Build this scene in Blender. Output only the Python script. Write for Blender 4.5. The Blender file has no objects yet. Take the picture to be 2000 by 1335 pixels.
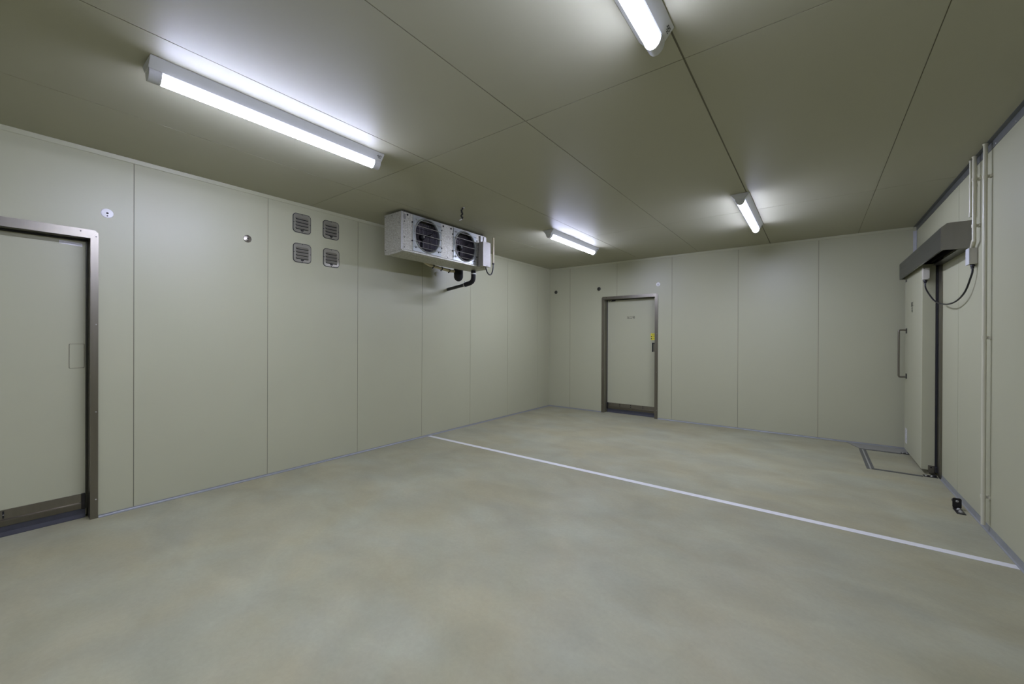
import bpy, bmesh, math, random
from mathutils import Vector, Matrix

random.seed(7)
S = bpy.context.scene
COL = S.collection

# ------------------------------------------------------------------ room numbers (metres)
XL, XR = -4.2137, 0.9688          # left and right wall planes
YF, YB = 6.7952, -4.55            # far wall, wall behind the camera
H, EYE = 2.70, 1.3286             # ceiling height, camera height

# ------------------------------------------------------------------ camera
cam_d = bpy.data.cameras.new('camera')
cam = bpy.data.objects.new('camera', cam_d)
COL.objects.link(cam)
FPX, CX, CY = 784.06, 1001.84, 662.64
YAW, PIT, ROL = 0.6458, -0.0021, 0.0040
cam_d.sensor_fit = 'HORIZONTAL'
cam_d.sensor_width = 36.0
cam_d.lens = 36.0 * FPX / 2000.0
cam_d.shift_x = -(CX - 1000.0) / 2000.0
cam_d.shift_y = (CY - 667.5) / 2000.0
cam_d.clip_start = 0.02
r0 = Vector((math.cos(YAW), math.sin(YAW), 0))
f0 = Vector((-math.sin(YAW), math.cos(YAW), 0))
u0 = Vector((0, 0, 1))
f1 = f0 * math.cos(PIT) + u0 * math.sin(PIT)
u1 = u0 * math.cos(PIT) - f0 * math.sin(PIT)
r1 = r0 * math.cos(ROL) + u1 * math.sin(ROL)
u2 = u1 * math.cos(ROL) - r0 * math.sin(ROL)
rot = Matrix((r1, u2, -f1)).transposed()
cam.matrix_world = Matrix.Translation((0, 0, EYE)) @ rot.to_4x4()
S.camera = cam

# ------------------------------------------------------------------ world, exposure, lamp power
world = bpy.data.worlds.new('world')
S.world = world
world.use_nodes = True
world.node_tree.nodes['Background'].inputs[0].default_value = (0, 0, 0, 1)
world.node_tree.nodes['Background'].inputs[1].default_value = 0.0
S.view_settings.view_transform = 'Standard'
S.view_settings.look = 'None'
S.view_settings.gamma = 1.0
S.view_settings.use_curve_mapping = False
S.view_settings.exposure = 0.0
LAMP_STRENGTH = 216.0            # facing down; the flanks of the diffuser give less
LAMP_COLOUR = (0.87, 0.92, 1.31, 1)
LAMP_FLANK = 0.18
LAMP_POWER = 3.2
S.cycles.max_bounces = 16
S.cycles.diffuse_bounces = 10
S.cycles.glossy_bounces = 6
S.cycles.caustics_reflective = True
S.cycles.sample_clamp_indirect = 10.0
S.cycles.use_denoising = True


# ------------------------------------------------------------------ materials
def lin(c):
    return tuple(((v / 255) / 12.92 if v / 255 <= 0.04045 else ((v / 255 + 0.055) / 1.055) ** 2.4) for v in c) + (1,)


def mat(name, rgb, rough=0.5, metal=0.0, var=0.0, scale=8.0, stretch=(1, 1, 1), bump=0.0, bscale=60.0, spec=0.5, rvar=0.0):
    m = bpy.data.materials.new(name)
    m.use_nodes = True
    nt = m.node_tree
    b = nt.nodes['Principled BSDF']
    base = lin(rgb)
    b.inputs['Base Color'].default_value = base
    b.inputs['Roughness'].default_value = rough
    b.inputs['Metallic'].default_value = metal
    b.inputs['Specular IOR Level'].default_value = spec
    if var or bump or rvar:
        tc = nt.nodes.new('ShaderNodeTexCoord')
        mp = nt.nodes.new('ShaderNodeMapping')
        mp.inputs['Scale'].default_value = stretch
        nt.links.new(tc.outputs['Object'], mp.inputs[0])
        n = nt.nodes.new('ShaderNodeTexNoise')
        n.inputs['Scale'].default_value = scale
        n.inputs['Detail'].default_value = 5
        nt.links.new(mp.outputs[0], n.inputs['Vector'])
        if var:
            r = nt.nodes.new('ShaderNodeValToRGB')
            r.color_ramp.elements[0].position = 0.3
            r.color_ramp.elements[1].position = 0.7
            r.color_ramp.elements[0].color = tuple(v * (1 - var) for v in base[:3]) + (1,)
            r.color_ramp.elements[1].color = tuple(min(1, v * (1 + var)) for v in base[:3]) + (1,)
            nt.links.new(n.outputs['Fac'], r.inputs[0])
            nt.links.new(r.outputs[0], b.inputs['Base Color'])
        if rvar:
            mr = nt.nodes.new('ShaderNodeMapRange')
            mr.inputs['To Min'].default_value = rough - rvar
            mr.inputs['To Max'].default_value = rough + rvar
            nt.links.new(n.outputs['Fac'], mr.inputs['Value'])
            nt.links.new(mr.outputs[0], b.inputs['Roughness'])
        if bump:
            n2 = nt.nodes.new('ShaderNodeTexNoise')
            n2.inputs['Scale'].default_value = bscale
            n2.inputs['Detail'].default_value = 3
            nt.links.new(mp.outputs[0], n2.inputs['Vector'])
            bp = nt.nodes.new('ShaderNodeBump')
            bp.inputs['Strength'].default_value = bump
            bp.inputs['Distance'].default_value = 0.002
            nt.links.new(n2.outputs['Fac'], bp.inputs['Height'])
            nt.links.new(bp.outputs[0], b.inputs['Normal'])
    return m


def floor_material():
    m = bpy.data.materials.new('concrete')
    m.use_nodes = True
    nt = m.node_tree
    b = nt.nodes['Principled BSDF']
    tc = nt.nodes.new('ShaderNodeTexCoord')

    def noise(scale, detail, dist=0.0, st=(1, 1, 1), rough=0.55):
        mp = nt.nodes.new('ShaderNodeMapping')
        mp.inputs['Scale'].default_value = st
        mp.inputs['Rotation'].default_value = (0, 0, 0.35)
        nt.links.new(tc.outputs['Object'], mp.inputs[0])
        n = nt.nodes.new('ShaderNodeTexNoise')
        n.inputs['Scale'].default_value = scale
        n.inputs['Detail'].default_value = detail
        n.inputs['Roughness'].default_value = rough
        n.inputs['Distortion'].default_value = dist
        nt.links.new(mp.outputs[0], n.inputs['Vector'])
        return n

    def mix(a, bb, fac, blend='MIX'):
        x = nt.nodes.new('ShaderNodeMix')
        x.data_type = 'RGBA'
        x.blend_type = blend
        for sock, v in ((x.inputs[0], fac), (x.inputs[6], a), (x.inputs[7], bb)):
            if hasattr(v, 'links') or isinstance(v, bpy.types.NodeSocket):
                nt.links.new(v, sock)
            else:
                sock.default_value = v
        return x.outputs[2]

    def ramp(sock, p0, p1, c0=(0, 0, 0, 1), c1=(1, 1, 1, 1)):
        r = nt.nodes.new('ShaderNodeValToRGB')
        r.color_ramp.elements[0].position = p0
        r.color_ramp.elements[1].position = p1
        r.color_ramp.elements[0].color = c0
        r.color_ramp.elements[1].color = c1
        nt.links.new(sock, r.inputs[0])
        return r.outputs[0]

    grey, tan = lin(FLOOR_GREY), lin(FLOOR_TAN)
    big = ramp(noise(1.5, 4, 0.3, (0.9, 1.15, 1)).outputs['Fac'], 0.36, 0.64)
    base = mix(grey, tan, big)
    mid = ramp(noise(2.6, 6, 0.4, (0.85, 1.2, 1)).outputs['Fac'], 0.32, 0.68, (0.88, 0.88, 0.885, 1), (1.08, 1.08, 1.08, 1))
    base = mix(base, mid, 1.0, 'MULTIPLY')
    fine = ramp(noise(42, 6, 0.0, (1, 1, 1), 0.7).outputs['Fac'], 0.25, 0.75, (0.93, 0.93, 0.93, 1), (1.06, 1.06, 1.06, 1))
    base = mix(base, fine, 1.0, 'MULTIPLY')
    nt.links.new(base, b.inputs['Base Color'])
    mr = nt.nodes.new('ShaderNodeMapRange')
    mr.inputs['To Min'].default_value = 0.42
    mr.inputs['To Max'].default_value = 0.62
    nt.links.new(noise(2.5, 5).outputs['Fac'], mr.inputs['Value'])
    nt.links.new(mr.outputs[0], b.inputs['Roughness'])
    bp = nt.nodes.new('ShaderNodeBump')
    bp.inputs['Strength'].default_value = 0.12
    bp.inputs['Distance'].default_value = 0.003
    nt.links.new(noise(25, 4).outputs['Fac'], bp.inputs['Height'])
    nt.links.new(bp.outputs[0], b.inputs['Normal'])
    b.inputs['Specular IOR Level'].default_value = 0.2
    return m


def galvanised():
    m = bpy.data.materials.new('galvanised_sheet')
    m.use_nodes = True
    nt = m.node_tree
    b = nt.nodes['Principled BSDF']
    tc = nt.nodes.new('ShaderNodeTexCoord')
    v = nt.nodes.new('ShaderNodeTexVoronoi')
    v.inputs['Scale'].default_value = 110
    nt.links.new(tc.outputs['Object'], v.inputs['Vector'])
    r = nt.nodes.new('ShaderNodeValToRGB')
    r.color_ramp.elements[0].color = lin((146, 144, 129))
    r.color_ramp.elements[1].color = lin((190, 188, 172))
    nt.links.new(v.outputs['Color'], r.inputs[0])
    nt.links.new(r.outputs[0], b.inputs['Base Color'])
    b.inputs['Metallic'].default_value = 0.55
    b.inputs['Roughness'].default_value = 0.48
    return m


PANEL = (161, 160, 131)
FLOOR_GREY, FLOOR_TAN = (143, 142, 117), (142, 137, 107)
M = {}
M['panel'] = mat('cream_panel', PANEL, 0.42, var=0.012, scale=1.5, bump=0.03, bscale=120)
M['ceil'] = mat('cream_ceiling_panel', (161, 159, 136), 0.50, spec=0.35, var=0.012, scale=1.5, bump=0.02, bscale=120)
M['seal'] = mat('joint_sealant', (98, 95, 74), 0.6, var=0.05)
M['floor'] = floor_material()
M['steel'] = mat('stainless_steel', (124, 119, 106), 0.30, 0.95, var=0.05, scale=40, stretch=(1, 1, 0.05), rvar=0.05)
M['steel_dark'] = mat('stainless_hood', (76, 76, 70), 0.33, 0.9, var=0.04, scale=30, stretch=(1, 0.05, 1), rvar=0.04)  # hood cover tone darkened to hold the dim ceiling it reflects
M['galv'] = galvanised()
M['galv_angle'] = mat('galvanised_angle', (112, 114, 110), 0.42, 0.75, var=0.08, scale=14)
M['zinc'] = mat('bright_zinc', (168, 167, 158), 0.4, 0.6, var=0.05, scale=20)
M['alu'] = mat('base_angle', (128, 130, 126), 0.45, 0.15, var=0.06, scale=18)
M['black'] = mat('black_rubber', (24, 24, 25), 0.55, var=0.15, scale=30)
M['seal_black'] = mat('rubber_seal', (46, 47, 52), 0.45, var=0.1, scale=20)
M['cable'] = mat('black_cable', (17, 17, 19), 0.4, var=0.1, scale=40)
M['foam'] = mat('black_foam', (22, 20, 20), 0.85, var=0.2, scale=60, bump=0.3, bscale=200)
M['dark'] = mat('dark_metal', (52, 50, 48), 0.4, 0.7, var=0.1, scale=30)
M['fin'] = mat('coil_fin', (128, 123, 130), 0.45, 0.3, var=0.1, scale=30)
M['coilback'] = mat('coil_back', (16, 15, 18), 0.7, var=0.1)
M['white'] = mat('white_enamel', (192, 193, 188), 0.38, var=0.01, scale=3)
M['whiteplastic'] = mat('white_plastic', (188, 189, 186), 0.45, var=0.01, scale=3)
M['whitecap'] = mat('satin_white_cap', (218, 217, 214), 0.3, var=0.01, scale=3)
M['pvc'] = mat('beige_pvc', (186, 183, 158), 0.35, var=0.02, scale=6)
M['ivory'] = mat('ivory_conduit', (196, 186, 150), 0.4, var=0.02, scale=6)
M['box'] = mat('ivory_box', (176, 173, 156), 0.42, var=0.02, scale=6)
M['tape'] = mat('white_floor_tape', (198, 197, 190), 0.5, var=0.03, scale=20)
M['paperlabel'] = mat('white_label', (214, 213, 210), 0.55, var=0.1, scale=90)
M['greylabel'] = mat('grey_label', (120, 118, 112), 0.5, var=0.15, scale=60)
M['yellow'] = mat('yellow_label', (214, 204, 40), 0.45, var=0.08, scale=80)
M['ink'] = mat('black_ink', (22, 22, 20), 0.5, var=0.05)
M['slot'] = mat('dark_hole', (12, 12, 11), 0.8, var=0.05)
M['plate'] = mat('pale_plate', (130, 129, 118), 0.5, 0.1, var=0.07, scale=6)
M['vent'] = mat('vent_aluminium', (150, 147, 132), 0.28, 0.6, var=0.03, scale=10)
M['strip'] = mat('threshold_steel', (86, 86, 80), 0.45, 0.3, var=0.06, scale=20)
M['ctrl'] = mat('control_box_sheet', (150, 147, 136), 0.55, 0.2, var=0.06, scale=60)
M['hood_end_lit'] = mat('stainless_hood_end_lit', (134, 131, 121), 0.36, 0.8, var=0.05, scale=12, stretch=(1, 1, 0.05), rvar=0.05)  # same stainless as the cover, its brighter reflection put into the colour
M['bluezinc'] = mat('fan_plate_zinc', (150, 154, 148), 0.38, 0.6, var=0.08, scale=12)


def diffuser_material():
    m = bpy.data.materials.new('lit_diffuser')
    m.use_nodes = True
    nt = m.node_tree
    nt.nodes.remove(nt.nodes['Principled BSDF'])
    e = nt.nodes.new('ShaderNodeEmission')
    e.inputs[0].default_value = LAMP_COLOUR
    tc = nt.nodes.new('ShaderNodeTexCoord')
    sp = nt.nodes.new('ShaderNodeSeparateXYZ')
    nt.links.new(tc.outputs['Object'], sp.inputs[0])
    mr = nt.nodes.new('ShaderNodeMapRange')          # the LED board faces down: bottom brightest
    mr.inputs['From Min'].default_value = -0.046
    mr.inputs['From Max'].default_value = -0.094
    mr.inputs['To Min'].default_value = LAMP_STRENGTH * LAMP_FLANK
    mr.inputs['To Max'].default_value = LAMP_STRENGTH
    nt.links.new(sp.outputs['Z'], mr.inputs['Value'])
    # steeper than linear: most light leaves downward
    for n_, (op, v) in enumerate((('DIVIDE', LAMP_STRENGTH), ('POWER', LAMP_POWER), ('MULTIPLY', LAMP_STRENGTH))):
        mm = nt.nodes.new('ShaderNodeMath')
        mm.operation = op
        mm.inputs[1].default_value = v
        nt.links.new(prev.outputs[0] if n_ else mr.outputs[0], mm.inputs[0])
        prev = mm
    nt.links.new(prev.outputs[0], e.inputs[1])
    nt.links.new(e.outputs[0], nt.nodes['Material Output'].inputs[0])
    return m


M['lit'] = diffuser_material()


# ------------------------------------------------------------------ mesh helpers
def B():
    return bmesh.new()


def box(bm, a, b, bev=0.0, seg=1):
    """axis-aligned box from corner a to corner b"""
    a, b = Vector(a), Vector(b)
    c = (a + b) / 2
    d = Vector((abs(b.x - a.x), abs(b.y - a.y), abs(b.z - a.z)))
    g = bmesh.ops.create_cube(bm, size=1.0)
    vs = g['verts']
    for v in vs:
        v.co = Vector((v.co.x * d.x, v.co.y * d.y, v.co.z * d.z)) + c
    if bev > 0:
        es = list({e for v in vs for e in v.link_edges})
        bmesh.ops.bevel(bm, geom=es, offset=min(bev, min(d) * 0.45), segments=seg, profile=0.5, affect='EDGES')
    return bm


def prism(bm, pts, axis, a, b):
    """extrude a 2D polygon along an axis: x -> pts are (y,z); y -> (x,z); z -> (x,y)"""
    def P(p, t):
        return {'x': (t, p[0], p[1]), 'y': (p[0], t, p[1]), 'z': (p[0], p[1], t)}[axis]
    lo = [bm.verts.new(P(p, a)) for p in pts]
    hi = [bm.verts.new(P(p, b)) for p in pts]
    n = len(pts)
    bm.faces.new(lo)
    bm.faces.new(hi[::-1])
    for i in range(n):
        bm.faces.new((lo[i], hi[i], hi[(i + 1) % n], lo[(i + 1) % n]))
    return bm


def tube(bm, pts, r, seg=12, caps=True):
    pts = [Vector(p) for p in pts]
    rs = r if isinstance(r, (list, tuple)) else [r] * len(pts)
    rings = []
    up = None
    for i, p in enumerate(pts):
        t = (pts[min(i + 1, len(pts) - 1)] - pts[max(i - 1, 0)]).normalized()
        if up is None:
            up = t.orthogonal().normalized()
        else:
            up = (up - t * up.dot(t))
            up = up.normalized() if up.length > 1e-6 else t.orthogonal().normalized()
        w = t.cross(up)
        rings.append([bm.verts.new(p + (up * math.cos(2 * math.pi * k / seg) + w * math.sin(2 * math.pi * k / seg)) * rs[i]) for k in range(seg)])
    for i in range(len(rings) - 1):
        for k in range(seg):
            bm.faces.new((rings[i][k], rings[i][(k + 1) % seg], rings[i + 1][(k + 1) % seg], rings[i + 1][k]))
    if caps:
        bm.faces.new(rings[0][::-1])
        bm.faces.new(rings[-1])
    return bm


def smooth_path(pts, n=10):
    """Catmull-Rom through the points"""
    P = [Vector(p) for p in pts]
    P = [P[0] * 2 - P[1]] + P + [P[-1] * 2 - P[-2]]
    out = []
    for i in range(1, len(P) - 2):
        for k in range(n):
            t = k / n
            a, b, c, d = P[i - 1], P[i], P[i + 1], P[i + 2]
            out.append(0.5 * ((2 * b) + (c - a) * t + (2 * a - 5 * b + 4 * c - d) * t * t + (3 * b - a - 3 * c + d) * t ** 3))
    out.append(P[-2])
    return out


def disc(bm, c, axis, prof, seg=32):
    """lathe: prof = [(radius, height)], axis is the outward direction"""
    c, ax = Vector(c), Vector(axis).normalized()
    u = ax.orthogonal().normalized()
    w = ax.cross(u)
    rings = []
    for r, h in prof:
        if r < 1e-6:
            rings.append([bm.verts.new(c + ax * h)])
        else:
            rings.append([bm.verts.new(c + ax * h + (u * math.cos(2 * math.pi * k / seg) + w * math.sin(2 * math.pi * k / seg)) * r) for k in range(seg)])
    for a, b in zip(rings, rings[1:]):
        for k in range(seg):
            k2 = (k + 1) % seg
            if len(a) == 1 and len(b) == 1:
                continue
            if len(a) == 1:
                bm.faces.new((a[0], b[k], b[k2]))
            elif len(b) == 1:
                bm.faces.new((a[k], b[0], a[k2]))
            else:
                bm.faces.new((a[k], b[k], b[k2], a[k2]))
    return bm


def rrect(cx, cy, w, h, r, n=6):
    pts = []
    for sx, sy, a0 in ((1, 1, 0), (-1, 1, 90), (-1, -1, 180), (1, -1, 270)):
        for k in range(n + 1):
            a = math.radians(a0 + 90 * k / n)
            pts.append((cx + sx * (w / 2 - r) + r * math.cos(a), cy + sy * (h / 2 - r) + r * math.sin(a)))
    return pts


def plate_with_holes(bm, rect, holes, plane, at, thick, seg=48):
    """flat plate with round holes. rect (a0,b0,a1,b1), holes [(a,b,r)], plane 'x': (a,b)=(y,z) at x=at, thickness towards -x"""
    loops = [[(rect[0], rect[1]), (rect[2], rect[1]), (rect[2], rect[3]), (rect[0], rect[3])]]
    for a, b, r in holes:
        loops.append([(a + r * math.cos(2 * math.pi * k / seg), b + r * math.sin(2 * math.pi * k / seg)) for k in range(seg)])
    edges = []
    for lp in loops:
        vs = [bm.verts.new((at, p[0], p[1])) for p in lp]
        edges += [bm.edges.new((vs[i], vs[(i + 1) % len(vs)])) for i in range(len(vs))]
    g = bmesh.ops.triangle_fill(bm, use_beauty=True, use_dissolve=False, edges=edges)
    faces = [f for f in g['geom'] if isinstance(f, bmesh.types.BMFace)]
    ex = bmesh.ops.extrude_face_region(bm, geom=faces)
    bmesh.ops.translate(bm, verts=[v for v in ex['geom'] if isinstance(v, bmesh.types.BMVert)], vec=(-thick, 0, 0))
    return bm


def text_bm(body, size):
    cu = bpy.data.curves.new('txt', 'FONT')
    cu.body = body
    cu.size = size
    cu.align_x = 'CENTER'
    cu.align_y = 'CENTER'
    cu.extrude = 0.0004
    cu.resolution_u = 2
    o = bpy.data.objects.new('txt', cu)
    COL.objects.link(o)
    dg = bpy.context.evaluated_depsgraph_get()
    dg.update()
    me = bpy.data.meshes.new_from_object(o.evaluated_get(dg))
    bm = bmesh.new()
    bm.from_mesh(me)
    bpy.data.meshes.remove(me)
    bpy.data.objects.remove(o)
    bpy.data.curves.remove(cu)
    return bm


def place(bm, origin, right, up, sx=1.0):
    """move a mesh drawn in the XY plane onto a surface"""
    right, up = Vector(right), Vector(up)
    n = right.cross(up)
    for v in bm.verts:
        c = v.co.copy()
        v.co = Vector(origin) + right * c.x * sx + up * c.y + n * c.z
    return bm


def obj(name, bm, m, parent=None, smooth=False, world_coords=True, base=None, mods=None):
    """link a bmesh as ONE object; vertices given in world coordinates unless world_coords is False"""
    bmesh.ops.recalc_face_normals(bm, faces=bm.faces)
    me = bpy.data.meshes.new(name)
    bm.to_mesh(me)
    bm.free()
    if isinstance(m, (list, tuple)):
        for k in m:
            me.materials.append(k)
    else:
        me.materials.append(m)
    o = bpy.data.objects.new(name, me)
    COL.objects.link(o)
    if parent is not None:
        if world_coords:
            off = Vector((0, 0, 0))
            p = parent
            while p is not None:
                off += Vector(p.location)
                p = p.parent
            me.transform(Matrix.Translation(-off))
        o.parent = parent
    elif world_coords:
        xs = [v.co for v in me.vertices]
        if base is None:
            base = Vector((sum(v.x for v in xs) / len(xs), sum(v.y for v in xs) / len(xs), min(v.z for v in xs)))
        base = Vector(base)
        me.transform(Matrix.Translation(-base))
        o.location = base
    if smooth:
        for p_ in me.polygons:
            p_.use_smooth = True
        try:
            me.set_sharp_from_angle(angle=math.radians(35))
        except Exception:
            pass
    return o


def tag(o, label, cat=None, group=None, kind=None):
    o['label'] = label
    if cat:
        o['category'] = cat
    if group:
        o['group'] = group
    if kind:
        o['kind'] = kind
    return o


def thing(name, label, cat, loc, group=None, kind=None):
    o = bpy.data.objects.new(name, None)
    o.empty_display_size = 0.1
    COL.objects.link(o)
    o.location = loc
    return tag(o, label, cat, group, kind)


def dup(root, loc, label):
    def cp(o, parent):
        c = o.copy()
        COL.objects.link(c)
        c.parent = parent
        for ch in [x for x in bpy.data.objects if x.parent == o]:
            cp(ch, c)
        return c
    c = cp(root, None)
    c.location = loc
    c['label'] = label
    return c


# ------------------------------------------------------------------ shell: floor, walls, ceiling
T = 0.14           # wall thickness
GAP = 0.0045       # joint width
DEEP = 0.003       # joint depth
bm = B()
box(bm, (XL - T, YB - T, -0.12), (XR + T, YF + T, 0))
tag(obj('floor', bm, M['floor'], base=(0, 0, 0)), 'smooth grey trowelled concrete floor with faint brownish blotches', 'floor', kind='structure')


def split_edges(lo, hi, joints):
    e = [lo] + [j for j in joints if lo < j < hi] + [hi]
    return list(zip(e, e[1:]))


def wall(name, label, axis, plane, outward, spans, opening=None):
    """panelled wall; axis 'x' = plane of constant x with spans in y. outward = sign pointing away from the room"""
    bm = B()

    def slab(a0, a1, z0, z1, d0, d1):
        p0, p1 = plane + outward * d0, plane + outward * d1
        if axis == 'x':
            box(bm, (p0, a0, z0), (p1, a1, z1))
        else:
            box(bm, (a0, p0, z0), (a1, p1, z1))
    lo, hi = spans[0][0], spans[-1][1]
    n_before = 0
    # backing (sealant shows in the joints)
    if opening:
        oa, ob, oz = opening
        for r in ((lo, oa, 0, H), (ob, hi, 0, H), (oa, ob, oz, H)):
            slab(r[0], r[1], r[2], r[3], DEEP, T)
    else:
        slab(lo, hi, 0, H, DEEP, T)
    for f in bm.faces:
        f.material_index = 1
    nb = set(bm.faces)
    for a, b in spans:
        a_, b_ = a + GAP / 2, b - GAP / 2
        if a == lo:
            a_ = a
        if b == hi:
            b_ = b
        if opening and a_ < opening[1] and b_ > opening[0]:
            oa, ob, oz = opening
            if a_ < oa:
                slab(a_, oa, 0, H, 0, DEEP + 0.001)
            if b_ > ob:
                slab(ob, b_, 0, H, 0, DEEP + 0.001)
            slab(max(a_, oa), min(b_, ob), oz, H, 0, DEEP + 0.001)
        else:
            slab(a_, b_, 0, H, 0, DEEP + 0.001)
    for f in bm.faces:
        if f not in nb:
            f.material_index = 0
    o = obj(name, bm, [M['panel'], M['seal']], base=((plane, (lo + hi) / 2, 0) if axis == 'x' else ((lo + hi) / 2, plane, 0)))
    return tag(o, label, 'wall', kind='structure')


LJ = [-4.035, -3.085, -2.135, -1.185, -0.235, 0.715, 1.666, 2.618, 3.565, 4.507, 5.438, 6.374]
FJ = [-3.755, -2.817, -1.875, -0.923, 0.030]
OPEN_L = (-0.44, 0.482, 2.046)
OPEN_F = (-3.048, -2.140, 2.040)
wall('wall_left', 'cream insulated panel wall on the left with thin upright joints', 'x', XL, -1, split_edges(YB - T, YF + T, LJ), OPEN_L)
wall('wall_back', 'cream panel wall at the far end of the room around the narrow door', 'y', YF, 1, split_edges(XL, XR, FJ), OPEN_F)
wall('wall_right', 'cream panel wall on the right behind the sliding door and conduits', 'x', XR, 1, split_edges(YB - T, YF + T, [5.003]))
wall('wall_front', 'cream panel wall behind the camera', 'y', YB, -1, split_edges(XL, XR, FJ))

bm = B()
box(bm, (XL - T, YB - T, H + DEEP), (XR + T, YF + T, H + 0.14))
for f in bm.faces:
    f.material_index = 1
nb = set(bm.faces)
cx_j = split_edges(XL - T, XR + T, [-3.383, -2.400, -1.467, -0.520, 0.432])
cy_j = split_edges(YB - T, YF + T, [-3.65, -0.79, 2.070, 4.925])
for a, b in cx_j:
    g0 = 0.009 if abs(a + 0.520) < 0.01 else GAP
    g1 = 0.009 if abs(b + 0.520) < 0.01 else GAP
    for c, d in cy_j:
        box(bm, (a + g0 / 2, c + GAP / 2, H), (b - g1 / 2, d - GAP / 2, H + DEEP + 0.001))
for f in bm.faces:
    if f not in nb:
        f.material_index = 0
tag(obj('ceiling', bm, [M['ceil'], M['seal']], base=(0, 0, H)), 'flat cream panel ceiling with a grid of thin joints', 'ceiling', kind='structure')

# cover strips and angles
bm = B()
prism(bm, [(XL, H - 0.034), (XL + 0.004, H - 0.030), (XL + 0.010, H - 0.004), (XL + 0.010, H), (XL, H)], 'y', YB, YF)
tag(obj('trim_1', bm, M['panel']), 'thin cream cove strip along the top of the left wall', 'trim', kind='structure')
bm = B()
prism(bm, [(YF, H - 0.034), (YF - 0.004, H - 0.030), (YF - 0.008, H - 0.004), (YF - 0.008, H), (YF, H)], 'x', XL + 0.010, XR - 0.03)
tag(obj('trim_2', bm, M['panel']), 'thin cream cove strip along the top of the far wall', 'trim', kind='structure')
bm = B()
prism(bm, [(XR, H), (XR - 0.028, H), (XR - 0.028, H - 0.0025), (XR - 0.0025, H - 0.0025), (XR - 0.0025, H - 0.052), (XR, H - 0.052)], 'y', YB, YF)
t3 = obj('trim_3', bm, M['galv_angle'])
tag(t3, 'grey galvanised angle where the right wall meets the ceiling', 'trim', kind='structure')
for y in (3.42, 3.62, 3.78, 4.12, 4.30, 4.85, 5.40, 5.95):
    b2 = B()
    disc(b2, (XR - 0.0025, y, H - 0.040), (-1, 0, 0), [(0.005, 0), (0.005, 0.001), (0.003, 0.0025), (0, 0.003)], 10)
    obj('rivet', b2, M['zinc'], t3, True)
bm = B()
prism(bm, [(XR - 0.0025, YF), (XR - 0.030, YF), (XR - 0.030, YF - 0.0025), (XR - 0.0050, YF - 0.0025), (XR - 0.0050, YF - 0.030), (XR - 0.0025, YF - 0.030)], 'z', 0.0, H - 0.052)
tag(obj('trim_4', bm, mat('corner_angle_sheet', (172, 173, 172), 0.4, 0.1, var=0.04, scale=20)), 'bright upright zinc angle in the far right corner', 'trim', kind='structure')


def base_strip(name, label, a, b, axis, plane, inward, h, d):
    bm = B()
    p = plane
    q = plane + inward * d
    r = plane + inward * 0.0025
    s = plane + inward * 0.006
    pts = [(p, 0), (q, 0), (q, 0.0025), (s, 0.006), (r, h * 0.6), (r, h), (p, h)]
    prism(bm, pts, axis, a, b)
    return tag(obj(name, bm, M['alu']), label, 'baseboard', kind='structure')


base_strip('baseboard_left', 'pale blue grey base angle along the left wall', 0.524, YF, 'y', XL, 1, 0.019, 0.018)
bm_lbl = 'pale blue grey base angle along the far wall right of the door'
base_strip('baseboard_back', bm_lbl, -2.094, XR, 'x', YF, -1, 0.019, 0.022)
base_strip('baseboard_back', 'pale blue grey base angle along the far wall left of the door', XL, -3.104, 'x', YF, -1, 0.019, 0.022)
base_strip('baseboard_right', 'pale blue grey base angle along the right wall', YB, 5.515, 'y', XR, -1, 0.046, 0.014)


# ------------------------------------------------------------------ ceiling lights
def make_light():
    L_, t = 1.322, None
    root = thing('ceiling_light', '', 'light', (0, 0, 0), 'linear lights on the ceiling')
    bm = B()
    prism(bm, [(-0.0765, 0), (0.0765, 0), (0.0765, -0.006), (0.0400, -0.048), (-0.0400, -0.048), (-0.0765, -0.006)], 'y', -L_ / 2, L_ / 2)
    bmesh.ops.bevel(bm, geom=[e for e in bm.edges if abs(e.verts[0].co.y) == abs(e.verts[1].co.y) and abs(e.verts[0].co.y - e.verts[1].co.y) < 1e-6], offset=0.002, segments=2, affect='EDGES')
    obj('body', bm, M['white'], root, True, False)

    def half(r, dz, n=16):
        return [(r * math.cos(a), -0.046 - dz * math.sin(a)) for a in [math.pi * k / n for k in range(n + 1)]]
    bm = B()
    prism(bm, half(0.0365, 0.050), 'y', -L_ / 2 + 0.052, L_ / 2 - 0.052)
    obj('diffuser', bm, M['lit'], root, True, False)
    for s in (-1, 1):
        bm = B()
        prism(bm, half(0.0385, 0.053), 'y', s * (L_ / 2 - 0.004), s * (L_ / 2 - 0.054))
        obj('end_cap', bm, M['whiteplastic'], root, True, False)
    # small printed rating panel on the sloping right flank, at the far end
    bm = B()
    n = Vector((0.042, 0, -0.0365)).normalized()
    up = Vector((-0.0365, 0, -0.042)).normalized() * -1
    c0 = Vector((0.059, L_ / 2 - 0.030, -0.0262)) + n * 0.0006
    rows = [(0.010, -0.014, 0.012), (0.010, 0.004, 0.016), (0.004, -0.020, 0.010), (0.004, -0.006, 0.012), (0.004, 0.012, 0.007), (-0.002, -0.010, 0.008), (-0.002, 0.003, 0.011), (-0.008, -0.004, 0.006), (-0.008, 0.008, 0.008)]
    for dv, dy, ln in rows:
        q = [c0 + up * (dv + s2 * 0.0021) + Vector((0, dy + s1 * ln / 2, 0)) for s1, s2 in ((-1, -1), (1, -1), (1, 1), (-1, 1))]
        bm.faces.new([bm.verts.new(x) for x in q])
    obj('rating_print', bm, M['ink'], root, False, False)
    return root


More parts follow.
